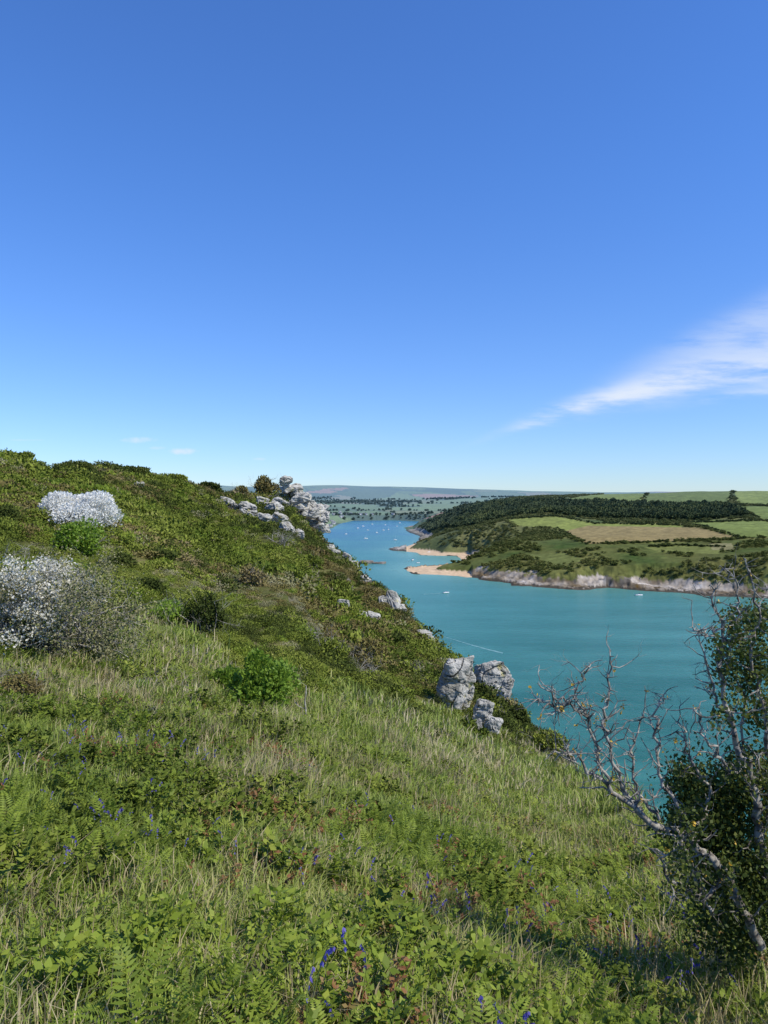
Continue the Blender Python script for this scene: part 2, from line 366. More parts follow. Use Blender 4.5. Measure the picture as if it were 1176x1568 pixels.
def grow(p,d,L,r,depth,out,tips,rr,up=.15,wig=.35,nseg=5,kids=(2,4),shrink=.62):
    p=np.array(p,float);d=unit(np.array(d,float));pts=[]
    for i in range(nseg):
        d=unit(d+rr.normal(size=3)*wig+np.array([0,0,up])*.4);q=p+d*L/nseg
        ra=r*(1-.55*i/nseg);rb=r*(1-.55*(i+1)/nseg);out.append((p,q,ra,rb));p=q;pts.append((p,d,rb))
    tips.append(p)
    if depth>0:
        for _ in range(rr.integers(kids[0],kids[1]+1)):
            q,dd,rb=pts[rr.integers(0,nseg)]
            nd=unit(dd*.6+rr.normal(size=3)*.75)
            grow(q,nd,L*shrink*rr.uniform(.6,1.1),rb*.6,depth-1,out,tips,rr,up,wig,max(3,nseg-1),kids,shrink)
# materials
G_mid=leafmat("bramble_leaf",[(0,(.06,.09,.015)),(.4,(.135,.17,.03)),(.75,(.21,.245,.045)),(1,(.30,.29,.09))],0)
G_dark=leafmat("gorse_leaf",[(0,(.03,.045,.012)),(.5,(.065,.085,.022)),(1,(.12,.14,.035))],0)
G_brown=leafmat("heath_leaf",[(0,(.10,.075,.03)),(.35,(.17,.135,.055)),(.6,(.19,.175,.055)),(1,(.30,.23,.14))],0)
G_bright=leafmat("young_leaf",[(0,(.11,.16,.02)),(.5,(.24,.32,.035)),(1,(.42,.47,.08))],.4)
G_vivid=leafmat("fresh_shrub_leaf",[(0,(.08,.15,.018)),(.4,(.17,.28,.03)),(1,(.30,.42,.055))],.35,namp=.3)
M_grass=leafmat("grass_blade",[(0,(.09,.135,.022)),(.3,(.18,.25,.04)),(.55,(.28,.35,.068)),(.82,(.38,.38,.13)),(1,(.54,.48,.28))],.3,nscale=.7,namp=.9)
M_straw=leafmat("dry_grass",[(0,(.22,.18,.08)),(.5,(.40,.34,.18)),(1,(.58,.51,.33))],.25,nscale=.4)
M_bark=simplemat("lichened_bark",(.10,.085,.07),(.38,.36,.31),25,.85,.5)
M_greybark=simplemat("grey_twig_bark",(.24,.22,.18),(.44,.42,.37),12,.9)
M_blossom=leafmat("hawthorn_blossom",[(0,(.78,.78,.72)),(1,(.86,.86,.82))],.35)
M_cream=leafmat("faded_hawthorn_blossom",[(0,(.58,.56,.44)),(1,(.80,.78,.68))],.3)
M_blue=leafmat("bluebell_petal",[(0,(.12,.10,.42)),(1,(.25,.20,.6))],.3)
M_red=leafmat("dock_leaf",[(0,(.20,.07,.03)),(.5,(.28,.15,.06)),(1,(.25,.24,.07))],.3)
M_lichen=leafmat("yellow_lichen",[(0,(.45,.28,.02)),(1,(.65,.45,.06))],.1)
M_yg=leafmat("bush_leaf",[(0,(.03,.05,.013)),(.5,(.07,.105,.02)),(1,(.24,.26,.05))],.3)
M_greyleaf=leafmat("grey_green_leaf",[(0,(.14,.14,.06)),(.5,(.26,.25,.13)),(1,(.40,.37,.24))],0,namp=.4)
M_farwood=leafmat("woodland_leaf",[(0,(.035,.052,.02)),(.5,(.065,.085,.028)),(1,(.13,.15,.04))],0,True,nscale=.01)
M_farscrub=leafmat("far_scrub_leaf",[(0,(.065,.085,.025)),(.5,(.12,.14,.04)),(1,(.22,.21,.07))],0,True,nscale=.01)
def src_shrub(name,mat,n,leaf,R,lobes,seed,lobeR=(.35,.6)):
    r=np.random.default_rng(seed);V,Fc,lv=shrub_leaves(n,leaf,R,lobes,r,lobeR=lobeR)
    return source(name,mk_mesh(name,V,Fc,[mat],False,{'lv':('FLOAT','FACE',lv)}))
SR=[[src_shrub("scrub_a",G_mid,420,.15,(1,1,.72),8,11),src_shrub("scrub_b",G_mid,400,.16,(1,1,.62),6,12),src_shrub("gorse_a",G_dark,480,.13,(1,1,.85),7,13),src_shrub("heath_a",G_brown,420,.14,(1,1,.55),8,14),src_shrub("young_a",G_bright,300,.18,(1,1,.65),6,15),src_shrub("grey_a",M_greyleaf,380,.10,(1,1,.6),6,16)],
[src_shrub("scrub_fa",G_mid,1100,.085,(1,1,.72),8,41),src_shrub("scrub_fb",G_mid,1100,.09,(1,1,.62),6,42),src_shrub("gorse_fa",G_dark,1200,.075,(1,1,.85),7,43),src_shrub("heath_fa",G_brown,1100,.08,(1,1,.55),8,44),src_shrub("young_fa",G_bright,800,.10,(1,1,.65),6,45),src_shrub("grey_fa",M_greyleaf,900,.06,(1,1,.6),6,46)]]
def place(x,y): return np.stack([x,y,near_h(x,y)],1)
def scatter(name,x,y,so,smin,smax,parent,sfun=None,tilt=.15,zoff=0.,zs=(.8,1.2)):
    n=len(x)
    if n==0:return
    p=place(x,y);s=rng.uniform(smin,smax,n)
    if sfun is not None: s=s*sfun
    p[:,2]+=zoff*s
    rot=np.stack([rng.normal(size=n)*tilt,rng.normal(size=n)*tilt,rng.uniform(0,6.283,n)],1)
    sc_=np.stack([s,s,s*rng.uniform(*zs,n)],1)
    instancer(name,p,rot,sc_,so,parent)
def polar(n,r0,r1,power=1.0,amax=33):
    u=rng.random(n)
    r=r0+(r1-r0)*u**power
    a=np.radians(rng.uniform(-amax,amax,n));return r*np.sin(a),r*np.cos(a),r
eg=empty("meadow_grass")
def blades(name,x,y,H,Wd,lean,per,spread,mat,lvo=0.0):
    n=len(x);z=near_h(x,y)
    tl=rng.random(n)
    x=np.repeat(x,per);y=np.repeat(y,per);z=np.repeat(z,per);H=np.repeat(H,per);Wd=np.repeat(Wd,per);tl=np.repeat(tl,per);m=n*per
    b0=np.stack([x+rng.normal(size=m)*spread*H,y+rng.normal(size=m)*spread*H,z-.02],1)
    th=rng.uniform(0,2*math.pi,m);o=np.stack([np.cos(th),np.sin(th),np.zeros(m)],1);s=np.stack([-np.sin(th+.6),np.cos(th+.6),np.zeros(m)],1)
    h=(H*rng.uniform(.4,1.15,m))[:,None];ln=(lean*rng.uniform(.1,1,m)**1.3)[:,None];w=(Wd*rng.uniform(.6,1.4,m))[:,None];up=np.array([0,0,1.])
    m1=b0+up*h*.6+o*h*ln*.35;tp=b0+up*h*(1-.3*ln)+o*h*ln*1.1
    V=np.stack([b0-s*w*.5,b0+s*w*.5,m1-s*w*.45,m1+s*w*.45,tp-s*w*.05,tp+s*w*.05],1).reshape(-1,3)
    f=np.array([[0,1,3,2],[2,3,5,4]]);Fc=(f[None]+(np.arange(m)*6)[:,None,None]).reshape(-1,4)
    lv=np.repeat(np.clip(rng.random(m)*.8+tl*.5+lvo,0,1.6),2)
    add(name,mk_mesh(name,V,Fc,[mat],False,{'lv':('FLOAT','FACE',lv)}),eg)
x,y,r=polar(23000,1.1,18,1.0)
z=near_h(x,y);m=scrubmask(x,y,z)<25;x,y,r=x[m],y[m],r[m]
dry=fbm(x/1.2,y/1.2,4,60);q=rng.random(len(x));isdry=(q<.15+dry*1.7+.08*sstep(4,10,r))
hn=.75+fbm(x/.8,y/.8,3,62)*1.3
Hh=(.18+.008*r)*hn
k=~isdry;blades("green_grass",x[k],y[k],Hh[k],.0042+.0008*r[k],.95,14,.42,M_grass)
k=isdry;blades("dry_grass",x[k],y[k],Hh[k]*1.25,.0026+.0007*r[k],.8,9,.30,M_straw)
x,y,r=polar(10000,14,60,1.0);z=near_h(x,y);m=(scrubmask(x,y,z)<30);x,y,r=x[m],y[m],r[m]
dry=fbm(x/3,y/3,4,61)+.03;k=(rng.random(len(x))<.24+dry*1.6)
blades("coarse_green_grass",x[~k],y[~k],np.full((~k).sum(),.34),.018+.0006*r[~k],.9,16,.5,M_grass)
blades("coarse_dry_grass",x[k],y[k],np.full(k.sum(),.34),.012+.0006*r[k],.9,12,.5,M_straw)
# scrub
es=empty("hillside_scrub")
rg=np.linspace(7,215,800);Rg=.34+.0085*rg;pdf=rg/Rg**2;cdf=np.cumsum(pdf);cdf/=cdf[-1]
N=27000;r=np.interp(rng.random(N),cdf,rg);a=np.radians(rng.uniform(-36,36,N));x=r*np.sin(a);y=r*np.cos(a)
_,_,rs_=near_base(x,y);z=near_h(x,y);sm_=scrubmask(x,y,z)
px,py=proj(x,y,z)
m=((sm_>0)&(r<rs_*1.12))
m2=(~m)&(r<rs_)&(r>9)&(fbm(x/3,y/3,3,58)>.14)&(rng.random(N)<.5)
sm_=np.where(m2,8,sm_);m=m|m2
# the crag top and its ledges stay bare rock
m=m&~((px>428)&(px<505)&(py>735)&(py<815)&(r>130))
x,y,r,sm_,px,py=x[m],y[m],r[m],sm_[m],px[m],py[m]
Rs=(.34+.0085*r)*(.45+.55*sstep(0,60,sm_))
t1=fbm(x/9,y/9,4,70);t2=fbm(x/14,y/14,4,80);t3=fbm(x/6,y/6,3,84);q=rng.random(len(x))
brownness=t1*2.2+.06+.45*np.exp(-((px-480)/90)**2-((py-900)/70)**2)+.6*np.exp(-((px-310)/110)**2-((py-757)/22)**2)+.3*np.exp(-((px-640)/90)**2-((py-960)/50)**2)-.25*np.exp(-((px-230)/120)**2-((py-830)/70)**2)
ty=np.where(q<brownness,3,np.where(rng.random(len(x))<.14+t2*3.2,2,0))
ty=np.where((ty==0)&(rng.random(len(x))<.12+t3*.6),4,ty)
ty=np.where((rng.random(len(x))<.02+np.maximum(t3-.08,0)*2.5),5,ty)
ty=np.where((ty==0)&(rng.random(len(x))<.5),1,ty)
hh=1+fbm(x/5,y/5,2,81)*1.3
big=rng.random(len(x))<.04;hh=np.where(big,hh*1.6,hh)
nms=["bramble_patch_a","bramble_patch_b","gorse_patch","heather_patch","young_growth","grey_heath"]
for ti in range(6):
    for lod,cond in ((0,r>=32),(1,r<32)):
        kk=(ty==ti)&cond;scatter(nms[ti]+("_near" if lod else ""),x[kk],y[kk],SR[lod][ti],.75,1.3,es,(Rs*hh)[kk],.12,-.2,(.6,1.15))
# foreground herbs
def sprig(name,mat,seed,n=9,H=.22,leaf=.03,per=3):
    r=np.random.default_rng(seed);segs=[];c=[];d=[];s=[]
    for st_ in range(3):
        p=np.array([0,0,0.]);dd=unit(np.array([r.normal()*.6,r.normal()*.6,1.]))
        for i in range(n):
            qn=p+dd*H/n;segs.append((p,qn,.0018,.0014));p=qn;dd=unit(dd+r.normal(size=3)*.15)
            for q_ in range(per if i>1 else 0):
                ang=r.uniform(0,6.28);o=np.array([math.cos(ang),math.sin(ang),.4+r.normal()*.2]);o=unit(o);c.append(p);d.append(o);s.append(unit(np.cross(o,[r.normal()*.4,r.normal()*.4,1])))
    c=np.array(c);d=np.array(d);s=np.array(s);l=leaf*r.uniform(.5,1.3,len(c))
    V1,F1=leafquads(c,d,s,l,l*.6);V2,F2=tubes(segs,3);V,Fc=merge([(V1,F1),(V2,F2)])
    lv=np.concatenate([r.random(len(F1)),np.full(len(F2),.2)])
    return source(name,mk_mesh(name,V,Fc,[mat],False,{'lv':('FLOAT','FACE',lv)}))
def fern(name,mat,seed):
    r=np.random.default_rng(seed);c=[];d=[];s=[];ls=[]
    for fr in range(4):
        an=r.uniform(0,6.28);o=np.array([math.cos(an),math.sin(an),0]);side=np.array([-o[1],o[0],0]);L=r.uniform(.28,.42)
        for i in range(22):
            t=i/22;p=o*L*t*.75+np.array([0,0,1.])*L*(math.sin(t*2.0)*.75);tg=unit(o*.75+np.array([0,0,1])*1.5*math.cos(t*2.0));pl=.09*math.sin(math.pi*min(1,t*.85+.18))*(1.05-t)+.008
            for sg in (-1,1):
                dd=unit(side*sg+tg*.35)
                c.append(p);d.append(dd);s.append(tg);ls.append(pl)
    c=np.array(c);d=np.array(d);s=np.array(s);ls=np.array(ls);V,Fc=leafquads(c,d,s,ls,np.full(len(ls),.015))
    return source(name,mk_mesh(name,V,Fc,[mat],False,{'lv':('FLOAT','FACE',r.random(len(Fc)))}))
def bluebell(name,seed):
    r=np.random.default_rng(seed);segs=[];c=[];d=[]
    pts=[np.array([0,0,0]),np.array([.005,0,.12]),np.array([.012,0,.19]),np.array([.025,0,.225]),np.array([.045,0,.235])]
    for a_,b_ in zip(pts[:-1],pts[1:]): segs.append((a_,b_,.002,.0016))
    for i in range(5):
        t=i/4;p=pts[2]*(1-t)+pts[4]*t+np.array([0,0,.01*math.sin(t*3)])
        for _ in range(3):
            c.append(p);dv=unit(np.array([r.normal()*.35+.2,r.normal()*.45,-.8]));d.append(dv)
    c=np.array(c);d=np.array(d);s=unit(np.cross(d,r.normal(size=d.shape)));V1,F1=leafquads(c,d,s,np.full(len(c),.015),np.full(len(c),.008));V2,F2=tubes(segs,3);V,Fc=merge([(V1,F1),(V2,F2)])
    return source(name,mk_mesh(name,V,Fc,[M_blue,M_grass],False,{'lv':('FLOAT','FACE',r.random(len(Fc)))},np.concatenate([np.zeros(len(F1)),np.ones(len(F2))])))
sp=[sprig("sprig_a",G_bright,31,9,.2,.034),sprig("sprig_b",G_mid,32,10,.22,.040),sprig("sprig_c",M_red,33,7,.2,.035),sprig("sprig_d",G_bright,37,8,.14,.022,4)]
fn=[fern("fern_a",G_bright,34),fern("fern_b",G_bright,35)];bb=bluebell("bluebell",36)
eh=empty("wildflowers_and_herbs")
def clus(n,r0,r1,thr,seed,sc_=.9,pw=1.):
    x,y,r=polar(n,r0,r1,pw);z=near_h(x,y);k=(fbm(x/sc_,y/sc_,3,seed)>thr)&(scrubmask(x,y,z)<30);return x[k],y[k],r[k]
for nm,so,nn,r0,r1,thr,s0,s1,sd in (("herb_bright",sp[0],5600,1.7,18,.08,.6,1.2,101),("herb_small",sp[3],6000,1.6,18,.02,.7,1.4,107),("bramble_sprigs",sp[1],4800,1.8,20,.11,.6,1.2,102),("dock_sprigs",sp[2],3400,1.9,14,.12,.5,1.0,103),("bracken_a",fn[0],1200,2.0,14,.11,.35,.75,104),("bracken_b",fn[1],1200,2.0,16,.11,.35,.75,105),("bluebells",bb,520,1.9,8,-.01,.75,1.15,106)):
    x,y,r=clus(nn,r0,r1,thr,sd);scatter(nm,x,y,so,s0,s1,eh,(1+.02*r),.25)
# ================= NAMED SHRUBS
def shrub_obj(name,px,py,wpx,hpx,mat,n,leaf,lobes,seed,blossom=0,twigs=True,twigmat=None,dz=0.,bm=None,zr=.62,lobeR=(.28,.58)):
    g_=ghit(px,py);x,y,z=g_;k=y/F;W_=wpx*k;H_=hpx*k;leaf=leaf*k
    rr=np.random.default_rng(seed);e=empty(name);e.location=(x,y,z-.05*H_)
    R=(W_/2*.95,W_/2*.9,H_*zr)
    V,Fc,lv=shrub_leaves(n,leaf,R,lobes,rr,lobeR=lobeR);V[:,2]+=H_*.12
    mi=np.zeros(len(Fc));mats=[mat]
    if blossom:
        mats.append(bm or M_blossom);zc=V.reshape(-1,4,3).mean(1);mi=((rr.random(len(Fc))<blossom*sstep(-.1,.35,zc[:,2]/H_+zc[:,0]/W_*.4))).astype(int)
    add("foliage",mk_mesh(name+"_foliage",V,Fc,mats,False,{'lv':('FLOAT','FACE',lv)},mi),e)
    if twigs:
        segs=[];tips=[]
        for i in range(7): grow((rr.normal()*.1,rr.normal()*.1,0),(rr.normal()*.6,rr.normal()*.6,1),H_*.7,W_*.010+.006,3,segs,tips,rr,.2,.25)
        V,Fc=tubes(segs,4);add("branches",mk_mesh(name+"_branches",V,Fc,[twigmat or M_bark]),e)
    return e
shrub_obj("flowering_hawthorn_bush",120,808,150,92,G_mid,26000,3.4,18,201,blossom=1.2,lobeR=(.3,.5),twigs=False)
shrub_obj("hawthorn_bush",122,850,100,78,G_vivid,5200,4.5,11,202)
shrub_obj("green_shrub",402,1086,136,136,G_vivid,7000,6.0,16,203,lobeR=(.25,.5),twigs=False)
shrub_obj("green_shrub",350,1054,70,56,G_vivid,1600,5.5,8,213,twigs=False)
shrub_obj("dark_green_shrub",312,975,84,100,G_dark,5200,4,14,204,lobeR=(.2,.5))
shrub_obj("low_leafy_shrub",258,955,90,52,G_vivid,2200,5,9,205)
shrub_obj("brown_gorse_bush",28,1076,95,66,G_brown,2600,4,9,206)
shrub_obj("brown_gorse_bush",385,896,54,42,G_brown,2200,4,9,207)
shrub_obj("hillside_bush",366,752,28,24,G_brown,1200,3,9,208)
shrub_obj("hillside_bush",406,758,50,44,G_brown,3000,3,9,209)
shrub_obj("hillside_bush",505,1014,100,62,G_mid,2600,4.5,9,210)
shrub_obj("hillside_bush",560,1022,75,56,G_brown,2000,4,9,211)
shrub_obj("hillside_bush",840,1152,74,50,G_mid,2600,4.5,9,212)
shrub_obj("hillside_bush",790,1110,54,38,G_dark,2000,4,9,214)
shrub_obj("hillside_bush",210,1064,60,36,G_vivid,1400,5,7,216)
shrub_obj("hillside_bush",640,1047,60,38,G_mid,1400,5,7,217)
shrub_obj("hillside_bush",470,872,60,34,G_mid,1400,4,7,218)
shrub_obj("hillside_bush",720,1127,60,32,G_mid,1400,5,7,219)
shrub_obj("hillside_bush",345,1235,70,36,G_mid,1400,6,8,220)
shrub_obj("hillside_bush",90,1180,80,34,G_mid,1400,6,8,221)
shrub_obj("hillside_bush",235,1110,70,36,G_mid,1400,5,8,222)
for i,(px_,py_,w_,h_) in enumerate([(28,708,60,26),(118,715,70,16),(160,717,60,14),(265,733,46,18),(318,750,34,18),(205,725,50,14),(520,908,44,28),(610,988,50,30),(690,1063,44,28),(60,800,60,34),(180,870,60,34),(250,860,56,32),(330,830,50,28),(0,800,70,40),(230,910,60,34)]):
    shrub_obj("hillside_bush",px_,py_,w_,h_,(G_mid,G_dark,G_dark)[i%3],1800,3.2,10,230+i,twigs=False)
# large twiggy hawthorn at left
g_=ghit(62,1005);k_=g_[1]/F
e=empty("blossoming_hawthorn_bush");e.location=g_-[0,0,.05]
rr=np.random.default_rng(301);segs=[];tips=[];Hb=205*k_
for i in range(32):
    an=rr.uniform(0,6.28);sp_=rr.uniform(.2,1.6);grow((rr.normal()*.3*Hb*.4,rr.normal()*.25*Hb*.4,0),(math.cos(an)*sp_,math.sin(an)*sp_*.8,1),Hb*.62,.012*Hb,4,segs,tips,rr,.05,.25,5,(3,4),.6)
V,Fc=tubes(segs,3);add("branches",mk_mesh("hawthorn_branches",V,Fc,[M_greybark]),e)
tp=np.array(tips)
def leafballs(tp,n,leaf,spread,rr):
    k=rr.integers(0,len(tp),n);c=tp[k]+rr.normal(size=(n,3))*spread;d=unit(rr.normal(size=(n,3))+np.array([0,0,.3]));s=unit(np.cross(d,rr.normal(size=(n,3))));l=leaf*rr.uniform(.6,1.3,n)
    V,Fc=leafquads(c,d,s,l,l*.75);return V,Fc,rr.random(n)
V,Fc,lv=leafballs(tp,22000,.018*Hb,.025*Hb,rr);add("leaves",mk_mesh("hawthorn_leaves",V,Fc,[M_greyleaf],False,{'lv':('FLOAT','FACE',lv)}),e)
tl=tp[(tp[:,2]<.6*Hb)];V,Fc,lv=leafballs(tl,6000,.02*Hb,.03*Hb,rr);add("inner_leaves",mk_mesh("hawthorn_inner_leaves",V,Fc,[M_yg],False,{'lv':('FLOAT','FACE',lv)}),e)
tl=tp[(tp[:,2]>.25*Hb)&(tp[:,0]<.3*Hb)];cl_=tl[fbm(tl[:,0]*6/Hb,tl[:,2]*6/Hb,3,7)>-.05]
V,Fc,lv=leafballs(cl_,16000,.018*Hb,.022*Hb,rr);add("blossom",mk_mesh("hawthorn_blossom",V,Fc,[M_cream],False,{'lv':('FLOAT','FACE',lv)}),e)
for i,(px_,py_,h_) in enumerate([(545,1037,48),(150,930,70),(185,1010,40),(30,870,50),(430,837,34),(470,990,40)]):
    g_=ghit(px_,py_);k_=g_[1]/F;h_=h_*k_
    e=empty("bare_thorn_bush");e.location=g_;segs=[];tips=[];rr=np.random.default_rng(320+i)
    for k in range(12): grow((rr.normal()*h_*.2,rr.normal()*h_*.2,0),(rr.normal()*.8,rr.normal()*.8,1),h_*.7,.014*h_,3,segs,tips,rr,.1,.25,4,(3,4))
    V,Fc=tubes(segs,3);add("branches",mk_mesh("thorn_branches",V,Fc,[M_greybark]),e)
# ================= RIGHT FOREGROUND HAWTHORN
e=empty("lichened_hawthorn_bush");rr=np.random.default_rng(401)
GU=[[(1165,1450,3.5,.03),(1110,1335,3.5,.026),(1060,1290,3.5,.022),(985,1250,3.45,.017),(930,1200,3.4,.012),(865,1155,3.35,.005)],
[(985,1250,3.45,.013),(955,1210,3.45,.011),(935,1150,3.4,.009),(922,1105,3.4,.008),(932,1060,3.4,.006),(934,1005,3.4,.004)],
[(930,1200,3.4,.010),(912,1150,3.4,.008),(902,1100,3.35,.007),(868,1078,3.3,.005),(828,1052,3.3,.004)],
[(1060,1290,3.5,.013),(1035,1240,3.5,.011),(1008,1185,3.55,.009),(1003,1120,3.55,.007),(1012,1068,3.6,.005)],
[(1190,1450,3.6,.03),(1168,1300,3.6,.026),(1150,1200,3.6,.021),(1122,1110,3.6,.016),(1102,1030,3.6,.012),(1106,960,3.6,.008),(1088,895,3.6,.004)],
[(1168,1300,3.6,.018),(1178,1200,3.7,.015),(1172,1100,3.7,.012),(1150,1010,3.7,.01),(1162,930,3.7,.007),(1140,855,3.7,.004)],
[(1110,1335,3.5,.014),(1078,1375,3.4,.011),(1025,1350,3.3,.008),(1005,1300,3.2,.005)],
[(1122,1110,3.6,.01),(1092,1060,3.55,.007),(1072,985,3.5,.005)],
[(1102,1030,3.6,.008),(1125,960,3.6,.007),(1130,900,3.6,.005),(1110,870,3.6,.003)],
[(1106,960,3.6,.007),(1080,975,3.5,.005),(1060,960,3.5,.003)],
[(1060,1290,3.5,.012),(1088,1215,3.6,.010),(1055,1155,3.6,.007),(1038,1105,3.6,.004)],
[(865,1155,3.35,.006),(880,1165,3.35,.006),(850,1150,3.3,.003)],
[(902,1100,3.35,.006),(880,1060,3.35,.004),(900,1020,3.35,.003)],
[(868,1078,3.3,.005),(850,1085,3.3,.004),(826,1070,3.3,.002)],
[(1150,1200,3.6,.014),(1110,1170,3.4,.01),(1080,1130,3.3,.006),(1062,1085,3.3,.004)],
[(1200,1430,3.3,.03),(1235,1280,3.3,.025),(1215,1120,3.3,.018),(1240,980,3.4,.012),(1200,880,3.4,.006)],
[(1220,1430,3.0,.03),(1290,1290,2.9,.025),(1300,1150,2.9,.018),(1330,1000,2.9,.01)],
[(1010,1255,3.45,.010),(975,1215,3.5,.008),(965,1150,3.5,.006),(985,1090,3.5,.004)],
[(1030,1265,3.45,.012),(1060,1330,3.4,.010),(1090,1400,3.4,.012)],
[(1178,1200,3.7,.012),(1130,1180,3.8,.01),(1140,1080,3.8,.007),(1120,1000,3.8,.004)]]
segs=[];tips=[]
for gl in GU:
    pts=[(P(a_,b_,c_),w_*.8) for a_,b_,c_,w_ in gl]
    for (p,ra),(q,rb) in zip(pts[:-1],pts[1:]):
        m=6;prev=p
        for i in range(m):
            t=(i+1)/m;nx=p*(1-t)+q*t
            if i<m-1: nx=nx+rr.normal(size=3)*.010
            r1=ra*(1-i/m)+rb*i/m;r2=ra*(1-t)+rb*t;segs.append((prev,nx,r1*rr.uniform(.9,1.25),r2));dd=unit(nx-prev);prev=nx
            if rr.random()<.85:
                nd=unit(dd*.4+rr.normal(size=3)*.6+np.array([0,0,.3]));grow(nx,nd,rr.uniform(.07,.19),min(max(r2*.55,.003),.005),2,segs,tips,rr,.1,.38,4,(1,3),.6)
            for _ in range(2):
                nd=unit(rr.normal(size=3));segs.append((nx,nx+nd*rr.uniform(.015,.05),.003,.001))
for bx,by,L in ((2.3,2.6,1.3),(2.4,2.0,1.5),(2.7,1.6,1.5)):
    bz=float(near_h(np.array([bx]),np.array([by]))[0]);grow((bx,by,bz),(-.1,-.1,1),L,.03,3,segs,tips,rr,.2,.2,6,(3,4))
V,Fc=tubes(segs,5);add("branches",mk_mesh("bush_branches",V,Fc,[M_bark],True),e)
tp=np.array(tips);tpx,tpy=proj(tp[:,0],tp[:,1],tp[:,2])
dens=((tpx>1030)&(tpy>1170)&(rr.random(len(tp))<.8))|((tpx>1095)&(tpy>930)&(tpy<1110)&(rr.random(len(tp))<.8))
tl=tp[dens];ex=[]
for (a_,b_,c_,sg,nn) in [(1110,1240,3.8,.085,520),(1060,1205,3.8,.06,300),(1150,1190,3.8,.085,300),(1150,1340,3.7,.12,560),(1145,1010,3.8,.065,150),(1160,950,3.8,.055,100),(1120,1420,3.7,.1,300),(1045,1265,3.8,.06,200),(1100,1310,3.8,.09,350),(1170,1090,3.8,.06,90)]:
    ex.append(P(a_,b_,c_)+rr.normal(size=(nn,3))*sg)
tl=np.concatenate([tl]+ex)
V,Fc,lv=leafballs(tl,30000,.022,.024,rr);add("leaves",mk_mesh("bush_leaves",V,Fc,[M_yg],False,{'lv':('FLOAT','FACE',lv)}),e)
off=[]
for bx,by,hz in ((2.2,2.4,.8),(2.3,1.9,1.0),(2.2,1.5,1.2),(2.6,2.2,1.3),(2.7,1.7,1.5),(1.9,1.6,.6)):
    bz=float(near_h(np.array([bx]),np.array([by]))[0]);off.append(np.array([bx,by,bz+hz])+rr.normal(size=(150,3))*[.22,.22,.32])
off=np.concatenate(off);V,Fc,lv=leafballs(off,11000,.05,.05,rr);add("side_leaves",mk_mesh("bush_side_leaves",V,Fc,[M_yg],False,{'lv':('FLOAT','FACE',lv)}),e)
sg_=np.array([s[1] for s in segs]);k=rr.integers(0,len(sg_),160)
V,Fc,lv=leafballs(sg_[k],700,.013,.004,rr);add("lichen",mk_mesh("bush_lichen",V,Fc,[M_lichen],False,{'lv':('FLOAT','FACE',lv)}),e)
p0=ghit(470,1108);segs=[];tips=[];rr=np.random.default_rng(5)
grow(p0,(0,0,1),60*p0[1]/F,.02,2,segs,tips,rr,.4,.15,5,(1,2));V,Fc=tubes(segs,5);add("dead_branch",mk_mesh("dead_branch",V,Fc,[M_greybark]))
# ================= ROCKS
m_rock,nt,out=newmat("grey_schist_rock");g=nt.nodes.new('ShaderNodeNewGeometry');pos=g.outputs['Position']
mp=nt.nodes.new('ShaderNodeMapping');mp.inputs['Scale'].default_value=(.5,.5,1.0);mp.inputs['Rotation'].default_value=(.35,.6,0);nt.links.new(pos,mp.inputs[0])
st=noise_n(nt,1.1,8,mp.outputs[0],.7);bl=noise_n(nt,.6,6,pos,.65);li=noise_n(nt,1.3,5,pos)
c=ramp(nt,st,[(.33,(.11,.10,.085)),(.43,(.32,.31,.27)),(.6,(.50,.485,.435)),(.75,(.38,.36,.31))])
c=mixc(nt,bl.ss(.54,.72),c,(.23,.215,.165));c=mixc(nt,li.ss(.58,.68)*.7,c,(.40,.36,.12))
b=nt.nodes.new('ShaderNodeBsdfPrincipled');nt.links.new(c,b.inputs['Base Color']);b.inputs['Roughness'].default_value=.9
bp=nt.nodes.new('ShaderNodeBump');bp.inputs['Strength'].default_value=.8;bp.inputs['Distance'].default_value=.3;nt.links.new(st.v,bp.inputs['Height']);nt.links.new(bp.outputs[0],b.inputs['Normal']);nt.links.new(b.outputs[0],out.inputs[0])
